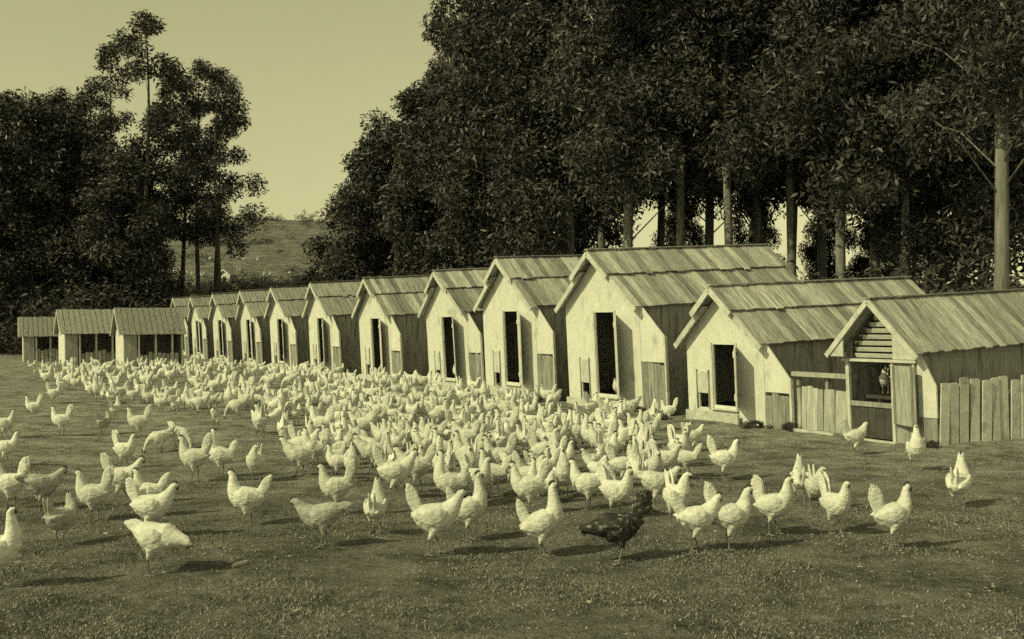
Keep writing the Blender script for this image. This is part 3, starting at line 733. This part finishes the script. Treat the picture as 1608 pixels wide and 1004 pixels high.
# hens too many and too far to tell apart: one object
low = {}
for kx in PR:
    t = obj('temp', PR[kx][0]); d = t.modifiers.new('d', 'DECIMATE'); d.ratio = .05
    ev = t.evaluated_get(bpy.context.evaluated_depsgraph_get()); low[kx] = bpy.data.meshes.new_from_object(ev); bpy.data.objects.remove(t)
hillhens = []
for px, py in ((275, 432), (292, 435), (303, 436), (318, 438), (368, 405), (375, 430), (415, 437), (424, 438), (455, 436), (405, 414), (498, 432), (506, 430), (525, 431), (383, 413), (258, 428), (330, 412)):
    hillhens.append((on_ground(px, py), rnd.uniform(0, 360), rnd.choice(POSES), 1.25))
def joined_hens(name, items, label):
    bm = bmesh.new()
    for q, face, pose, sc in items:
        me = low[pose].copy(); me.transform(Matrix.Translation(q) @ Matrix.Rotation(R(face), 4, 'Z') @ Matrix.Scale(sc, 4)); bm.from_mesh(me); bpy.data.meshes.remove(me)
    me = bpy.data.meshes.new(name); bm.to_mesh(me); bm.free(); me.materials.append(M['feather']); me.materials.append(M['leg'])
    o = obj(name, me); tag(o, label, 'hens', kind='stuff')
if far: joined_hens('far_flock', far, 'farthest white hens massed before the distant houses')
hh_ = []
for q, face, pose, sc in hillhens:
    o = obj('hen', low[pose]); o.location = q; o.rotation_euler = (0, 0, R(face)); o.scale = (sc,)*3
    tag(o, 'tiny white hen', 'hen', 'hens on the hillside'); hh_.append(o)
ordinals(hh_, '%s tiny white hen from the left on the far hillside')

# ------------------------------------------------------------------ trees
def leaf_quads(centers, radii, per, size, rng, droop=.5):
    """many small leaf sprays spread through lumpy clumps"""
    V = []
    for c, r in zip(centers, radii):
        n = max(8, int(per*r[0]*r[0]))
        d = rng.normal(size=(n, 3)); d /= np.linalg.norm(d, axis=1)[:, None]
        rad = rng.random(n)**.5
        pos = c + d*rad[:, None]*np.array(r)
        a = rng.normal(size=(n, 3)); a[:, 2] = a[:, 2]*.6 - droop*1.4
        a /= np.linalg.norm(a, axis=1)[:, None]
        b = np.cross(a, rng.normal(size=(n, 3))); b /= np.linalg.norm(b, axis=1)[:, None]
        L_ = size*(.6+.8*rng.random(n))[:, None]; W_ = L_*(.10+.10*rng.random(n))[:, None]
        V.append(np.stack([pos-b*W_*.35, pos+a*L_*.5-b*W_, pos+a*L_, pos+a*L_*.5+b*W_], 1))
    V = np.concatenate(V).reshape(-1, 3); F = np.arange(len(V)).reshape(-1, 4)
    return V, F
def tree_proto(name, height, crown0, rad, nclump, per, size, seed, trunk_r=.26, bark='bark', lean=.02, top_taper=.55, clump=1.35):
    rng = np.random.default_rng(seed); rn = random.Random(seed)
    t = empty(name); mb = MB()
    pts = []; sway = [rn.uniform(-1, 1), rn.uniform(-1, 1), rn.uniform(0, 6)]
    def axis(z):
        f = z/height
        return Vector((height*lean*f*sway[0]+.35*math.sin(f*5+sway[2])*f, height*lean*f*sway[1]+.3*math.cos(f*4+sway[2])*f, z))
    n = 12
    for i in range(n+1):
        f = i/n; p = axis(f*height*.96); r = trunk_r*(1-f)**.75+.02 + (.10*trunk_r/.26 if i == 0 else 0)
        pts.append((p.x, p.y, p.z if i else -.5, r, r))
    mb.loft(pts, 9)
    C, Rr = [], []
    for i in range(nclump):
        f = (i+rn.random())/nclump; z = crown0+(height-crown0)*f
        prof = rad*(math.sin(math.pi*min(1, (.16+.84*f)))**.6*(1-top_taper*f)+.12)
        an = rn.uniform(0, 2*math.pi); rr = prof*rn.random()**.5
        ax = axis(max(0.5, z-rr*.7)); c = axis(z)+Vector((math.cos(an)*rr, math.sin(an)*rr, rn.uniform(-.4, .4)))
        cr = clump*rn.uniform(.65, 1.25)*(1-.3*f); C.append(np.array(c)); Rr.append((cr, cr, cr*rn.uniform(.7, 1.15)))
        if i % 2 == 0:
            m_ = (ax+c)/2+Vector((0, 0, rr*.12)); r0 = trunk_r*.17*(1-f*.6)
            mb.loft([(*ax, r0, r0), (*m_, r0*.65, r0*.65), (*c, r0*.25, r0*.25)], 5)
    tm = mb.mesh(name+'_trunk'); tm.polygons.foreach_set('use_smooth', [True]*len(tm.polygons)); obj('trunk', tm, M[bark], t)
    Vq, Fq = leaf_quads(C, Rr, per, size, rng); cm = quads_mesh(name+'_crown', Vq, Fq); obj('crown', cm, M['leaf'], t)
    return t
TP = [
 tree_proto('gum_tree', 30, 6.5, 4.6, 95, 400, .285, 1, .23, clump=1.45),
 tree_proto('gum_tree', 33, 8.0, 4.4, 95, 390, .30, 2, .20, clump=1.5),
 tree_proto('gum_tree', 27, 4.0, 4.8, 95, 390, .30, 3, .17, clump=1.45),
 tree_proto('gum_tree', 18, 1.5, 4.6, 80, 420, .32, 4, .16, bark='bark_dark', top_taper=.7, clump=1.4),
 tree_proto('gum_tree', 22, 7.5, 3.6, 34, 400, .32, 5, .17, bark='bark_dark', top_taper=.35, clump=1.08),
 tree_proto('gum_tree', 14, .8, 4.4, 74, 420, .32, 6, .14, bark='bark_dark', top_taper=.75, clump=1.35),
]
used = set()
def tree(k, px, Y, rot, sc, label, group, name=None):
    x = (px-804)/FPX*Y; src = TP[k]
    if k in used: o = copy_tree(src)
    else: o = src; used.add(k)
    o.location = (x, Y, ground_z(x, Y)-.1); o.rotation_euler = (0, 0, rot)
    o.scale = (sc if not isinstance(sc, tuple) else sc[0],)*2 + (sc if not isinstance(sc, tuple) else sc[1],)
    tag(o, label, 'tree', group); return o
G = 'grove of gum trees behind the hen houses'
gl = 'tall dark gum tree in the dense grove behind the hen houses'
tree(1, 1322, 44, 1.0, 1.0, 'tall gum tree with long pale trunk rising above the low house', G)
tree(0, 1572, 36, 2.0, (1.0, 1.05), 'gum tree with thick pale trunk at the right edge', G)
tree(2, 818, 54, .5, (.9, 1.0), 'gum tree with pale thin trunk behind the second tall house', G)
tree(4, 768, 60, 3.6, (1.0, 1.28), 'tall open-crowned gum tree at the left shoulder of the grove', G)
tree(3, 645, 66, 2.2, (1.0, .80), 'rounded gum tree at the grove edge, second from the open sky', G)
tree(5, 596, 70, .3, (1.0, .95), 'lowest leafy gum tree bordering the open sky gap', G)
fr_, bk_ = [], []
for k, px, Y, rot, sc in ((3, 700, 69, 4.1, (1.0, .92)), (5, 622, 63, 2.4, (1.0, .85)), (3, 720, 58, .9, (.9, .95)), (2, 815, 66, 2.2, (1, 1.05)),
      (2, 860, 60, 4.0, 1.05), (0, 900, 52, 1.1, 1.0), (1, 950, 58, 2.7, 1.0), (0, 985, 49, 5.0, 1.0), (1, 1035, 62, .2, 1.1), (1, 1065, 50, 4.4, 1.0), (0, 1110, 56, 3.0, 1.05),
      (1, 1150, 47, 1.9, .95), (0, 1195, 54, .6, 1.05), (1, 1245, 49, 3.3, 1.0), (0, 1290, 57, 2.1, 1.1), (0, 1375, 50, 5.4, 1.05), (2, 1420, 43, 1.3, 1.0), (1, 1460, 52, .1, 1.1),
      (2, 1510, 46, 3.9, 1.0), (0, 1545, 54, 4.7, 1.1), (2, 1620, 44, .8, 1.05), (1, 1660, 52, 2.9, 1.1), (5, 1072, 74, 1.1, (.55, .7)), (5, 1188, 76, 2.1, (.5, .7)), (5, 1302, 72, 3.1, (.5, .7)), (5, 1395, 70, 4.1, (.6, .7)), (1, 1240, 64, 5.1, 1.15), (2, 1480, 62, 2.6, 1.25)):
    (fr_ if Y < 55 else bk_).append(tree(k, px, Y, rot, sc, gl, G))
ordinals(fr_, '%s gum tree from the left in the front row of the grove')
ordinals(bk_, '%s gum tree from the left in the back row of the grove')
GL = 'clump of gum trees at the left'
tree(4, 228, 66, .7, (1.0, .91), 'tallest open-crowned gum tree of the left clump, pale trunk', GL)
tree(4, 345, 68, 2.9, (.80, .76), 'sparse gum tree at the right side of the left clump', GL)
tree(4, 175, 70, 4.3, (.85, .84), 'gum tree just left of the tallest in the left clump', GL)
tree(4, 285, 72, 5.2, (.9, .74), 'gum tree between the tallest and the sparse tree, left clump', GL)
tree(4, 312, 75, 1.4, (.95, .80), 'gum tree set back between the two right-hand trunks of left clump', GL)
lc_ = []
for k, px, Y, rot, sc in ((5, 45, 64, 1.2, (1.0, 1.02)), (5, 120, 66, 3.3, (1.0, 1.0)), (3, 85, 74, .4, (1.0, .85)), (3, 10, 72, 2.0, (1, .84)), (5, 180, 63, 5.0, (.95, .80)), (5, 200, 67, .2, (.7, .75)), (3, -70, 68, 4.4, (1, .9)), (5, -40, 62, 2.5, (1, .9))):
    lc_.append(tree(k, px, Y, rot, sc, 'gum tree', GL))
ordinals(lc_, '%s from the left of the low dense gum trees in left clump')
# undergrowth
def shrub_proto(name, w, h, seed, n=16, per=150):
    size = .26 if h > 1 else .07
    rng = np.random.default_rng(seed); rn = random.Random(seed); t = empty(name); mb = MB(); C, Rr = [], []
    for i in range(n):
        an = rn.uniform(0, 6.28); rr = w*rn.random()**.5; z = h*(.15+.75*rn.random())*(1-.45*rr/w); c = Vector((math.cos(an)*rr, math.sin(an)*rr, z))
        C.append(np.array(c)); r = rn.uniform(.45, .8)*h*.38; Rr.append((r, r, r))
        mb.loft([(c.x*.2, c.y*.2, -.1, .011*h, .011*h), (*c, .004*h, .004*h)], 5)
    obj('stems', mb.mesh(name+'_stems'), M['bark_dark'], t)
    Vq, Fq = leaf_quads(C, Rr, per, size, rng, .2); obj('foliage', quads_mesh(name+'_foliage', Vq, Fq), M['shrub_leaf'], t); return t
SP = [shrub_proto('shrub', 2.0, 2.6, 31), shrub_proto('shrub', 2.4, 3.4, 32, 20)]
su = set()
def shrub(k, px, Y, sc, label, group):
    x = (px-804)/FPX*Y
    if k in su: o = copy_tree(SP[k])
    else: o = SP[k]; su.add(k)
    o.location = (x, Y, ground_z(x, Y)-.05); o.rotation_euler = (0, 0, px*.37); o.scale = sc if isinstance(sc, tuple) else (sc,)*3
    tag(o, label, 'shrub', group); return o
sh_ = []
for px, Y, s in ((565, 68, 1.1), (600, 60, 1.2), (650, 58, 1.3), (690, 56, 1.4), (760, 55, 1.4), (830, 53, 1.4), (895, 50, 1.1), (1062, 50, 1.1), (1160, 46, 1.1), (1205, 48, 1.2), (1262, 47, .9), (1318, 44, .8), (1390, 40, 1.3), (1440, 38, 1.3), (1490, 40, 1.4), (1540, 38, 1.4), (1600, 38, 1.4), (1660, 40, 1.4), (1430, 46, 1.7), (1530, 46, 1.7)):
    sh_.append(shrub(int(px) % 2, px, Y, s, 'shrub', 'undergrowth of the grove'))
ordinals(sh_, '%s dark shrub from the left in the undergrowth of the grove')
sl_ = []
for px, Y, s in ((10, 60, 1.2), (60, 59, 1.3), (115, 58, 1.3), (165, 60, 1.4), (205, 61, 1.1), (190, 68, 1.4), (150, 66, 1.6)):
    sl_.append(shrub(int(px) % 2, px, Y, s, 'shrub', 'undergrowth at the left'))
ordinals(sl_, '%s dark shrub from the left beneath the left clump of trees')
hb_ = []
for i, px in enumerate(range(262, 520, 22)):
    hb_.append(shrub(i % 2, px, 84+i*.3, (.95, .8, .50), 'bush', 'hedge at the foot of the hill'))
ordinals(hb_, '%s low hedge bush from the left along the foot of the hillside')
shrub(0, 352, 120, (1.6, 1.6, 1.6), 'lone dark bush on the upper hillside', 'hill bushes')
sk_ = []
for px, Y, s in ((385, 152, .8), (430, 152, .5), (481, 151, .7)):
    sk_.append(shrub(0, px, Y, s, 'bush', 'bushes on the skyline'))
ordinals(sk_, '%s small dark bush from the left on the skyline of the hill')
rngs = np.random.default_rng(12); Cs, Rs = [], []
for i in range(150):
    Y = rngs.uniform(88, 158); x = rngs.uniform(-.36, -.08)*Y; r = rngs.uniform(.25, .75)
    Cs.append(np.array([x, Y, ground_z(x, Y)+r*.25])); Rs.append((r*1.5, r, r*.6))
Vq, Fq = leaf_quads(Cs, Rs, 70, .26, rngs, -.3)
o = obj('hillside_scrub', quads_mesh('hillside_scrub', Vq, Fq), M['shrub_leaf']); tag(o, 'low scattered scrub on the far hillside', 'scrub', kind='stuff')
WP = shrub_proto('weed_tuft', .30, .40, 51, 14, 9000)
wm_ = WP.children[1].data
for k_, (px, side, lab, s_) in enumerate(((1203, .10, 'dark weed tuft at the foot of the low house front', 1.0), (1243, -.02, 'dark weeds between the low house and the board fence', 1.0),
        (1000, .12, 'dark weed tuft under the open door of the tallest house', 1.0), (1040, .05, 'dark weeds at the near corner of the tallest house', 1.2), (1075, .6, 'tall dark weeds between the tallest and low houses', 1.3),
        (878, .15, 'dark weeds at the near corner of second tall house', 1.2), (1470, .08, 'dark weeds where the picket fence begins', .8), (760, .12, 'dark weeds at the near corner of third house left', 1.2))):
    w_ = WP if k_ == 0 else copy_tree(WP); q = row_point(px) - RD*side
    w_.location = (q.x, q.y, ground_z(q.x, q.y)-.02); w_.rotation_euler = (0, 0, k_*1.3); w_.scale = (s_*.85, s_*.5, s_*.42); tag(w_, lab, 'weeds', 'weeds at the foot of the houses')
# thin bare pole of a tree on the slope
def pole():
    Y = 80; x = (338-804)/FPX*Y; g = ground_z(x, Y); mb = MB()
    mb.loft([(0, 0, -.3, .16, .16), (.05, 0, 3, .13, .13), (.25, 0, 6, .11, .11), (.30, .1, 9.5, .06, .06)], 8)
    o = mb.build('dead_tree', M['bark_dark']); mb2 = MB()
    for z, dx, dz in ((5.2, .9, .8), (6.4, -.8, .9), (7.6, .6, .8), (8.4, -.4, .7)): mb2.loft([(.25, 0, z, .04, .04), (.25+dx, .1, z+dz, .012, .012)], 5)
    b = mb2.build('branches', M['bark_dark'], o); o.location = (x, Y, g); tag(o, 'thin dark bare trunk standing on the slope at the left clump', 'tree')
pole()

# ------------------------------------------------------------------ grass and litter of the foreground
rng = np.random.default_rng(5)
def blades(n, y0, y1, h0, h1, seed):
    r = np.random.default_rng(seed)
    Y = y0+(y1-y0)*r.random(n)**1.3; X = (r.random(n)*2-1)*(Y*.50+.3)
    keep = (np.sin(X*1.7+Y*.9)+np.sin(Y*2.1-X*1.2)+np.sin(X*4.3+2)*.6+r.normal(size=n)*.9) > -.3
    X, Y = X[keep], Y[keep]; n = len(X)
    Z = np.array([ground_z(a, b) for a, b in zip(X, Y)])
    h = (h0+(h1-h0)*r.random(n)); an = r.random(n)*6.283; w = .0018+.0030*r.random(n); ln = r.normal(size=(n, 2))*.6
    P0 = np.stack([X, Y, Z-.004], 1); side = np.stack([np.cos(an), np.sin(an), 0*an], 1)*w[:, None]
    tip = P0+np.stack([ln[:, 0]*h, ln[:, 1]*h, h], 1); mid = P0+(tip-P0)*.5+np.array([0, 0, .15])*h[:, None]
    V = np.stack([P0-side, P0+side, mid+side*.8, tip], 1).reshape(-1, 3)
    return V
Vb = np.concatenate([blades(130000, 4.6, 9.5, .008, .024, 1), blades(70000, 9.0, 17, .010, .026, 2)])
g = obj('short_grass', quads_mesh('short_grass', Vb, np.arange(len(Vb)).reshape(-1, 4)), M['blade']); tag(g, 'short trampled grass of the yard in the foreground', 'grass', kind='stuff')
mb = MB(); rr = random.Random(6)
for i in range(1500):
    y = rr.uniform(5, 20); x = rr.uniform(-.5, .5)*y; s = rr.uniform(.003, .009)*(1 if rr.random() < .95 else 1.7); z = ground_z(x, y)
    a = rr.uniform(0, 3.1); dx, dy = math.cos(a)*s*1.6, math.sin(a)*s*1.6
    mb.loft([(x-dx, y-dy, z+s*.2, s*.4, s*.3), (x, y, z+s*.3, s, s*.6), (x+dx, y+dy, z+s*.2, s*.4, s*.3)], 5)
o = mb.build('litter', M['stone']); tag(o, 'scattered pale pebbles and feathers on the turf', 'litter', kind='stuff')
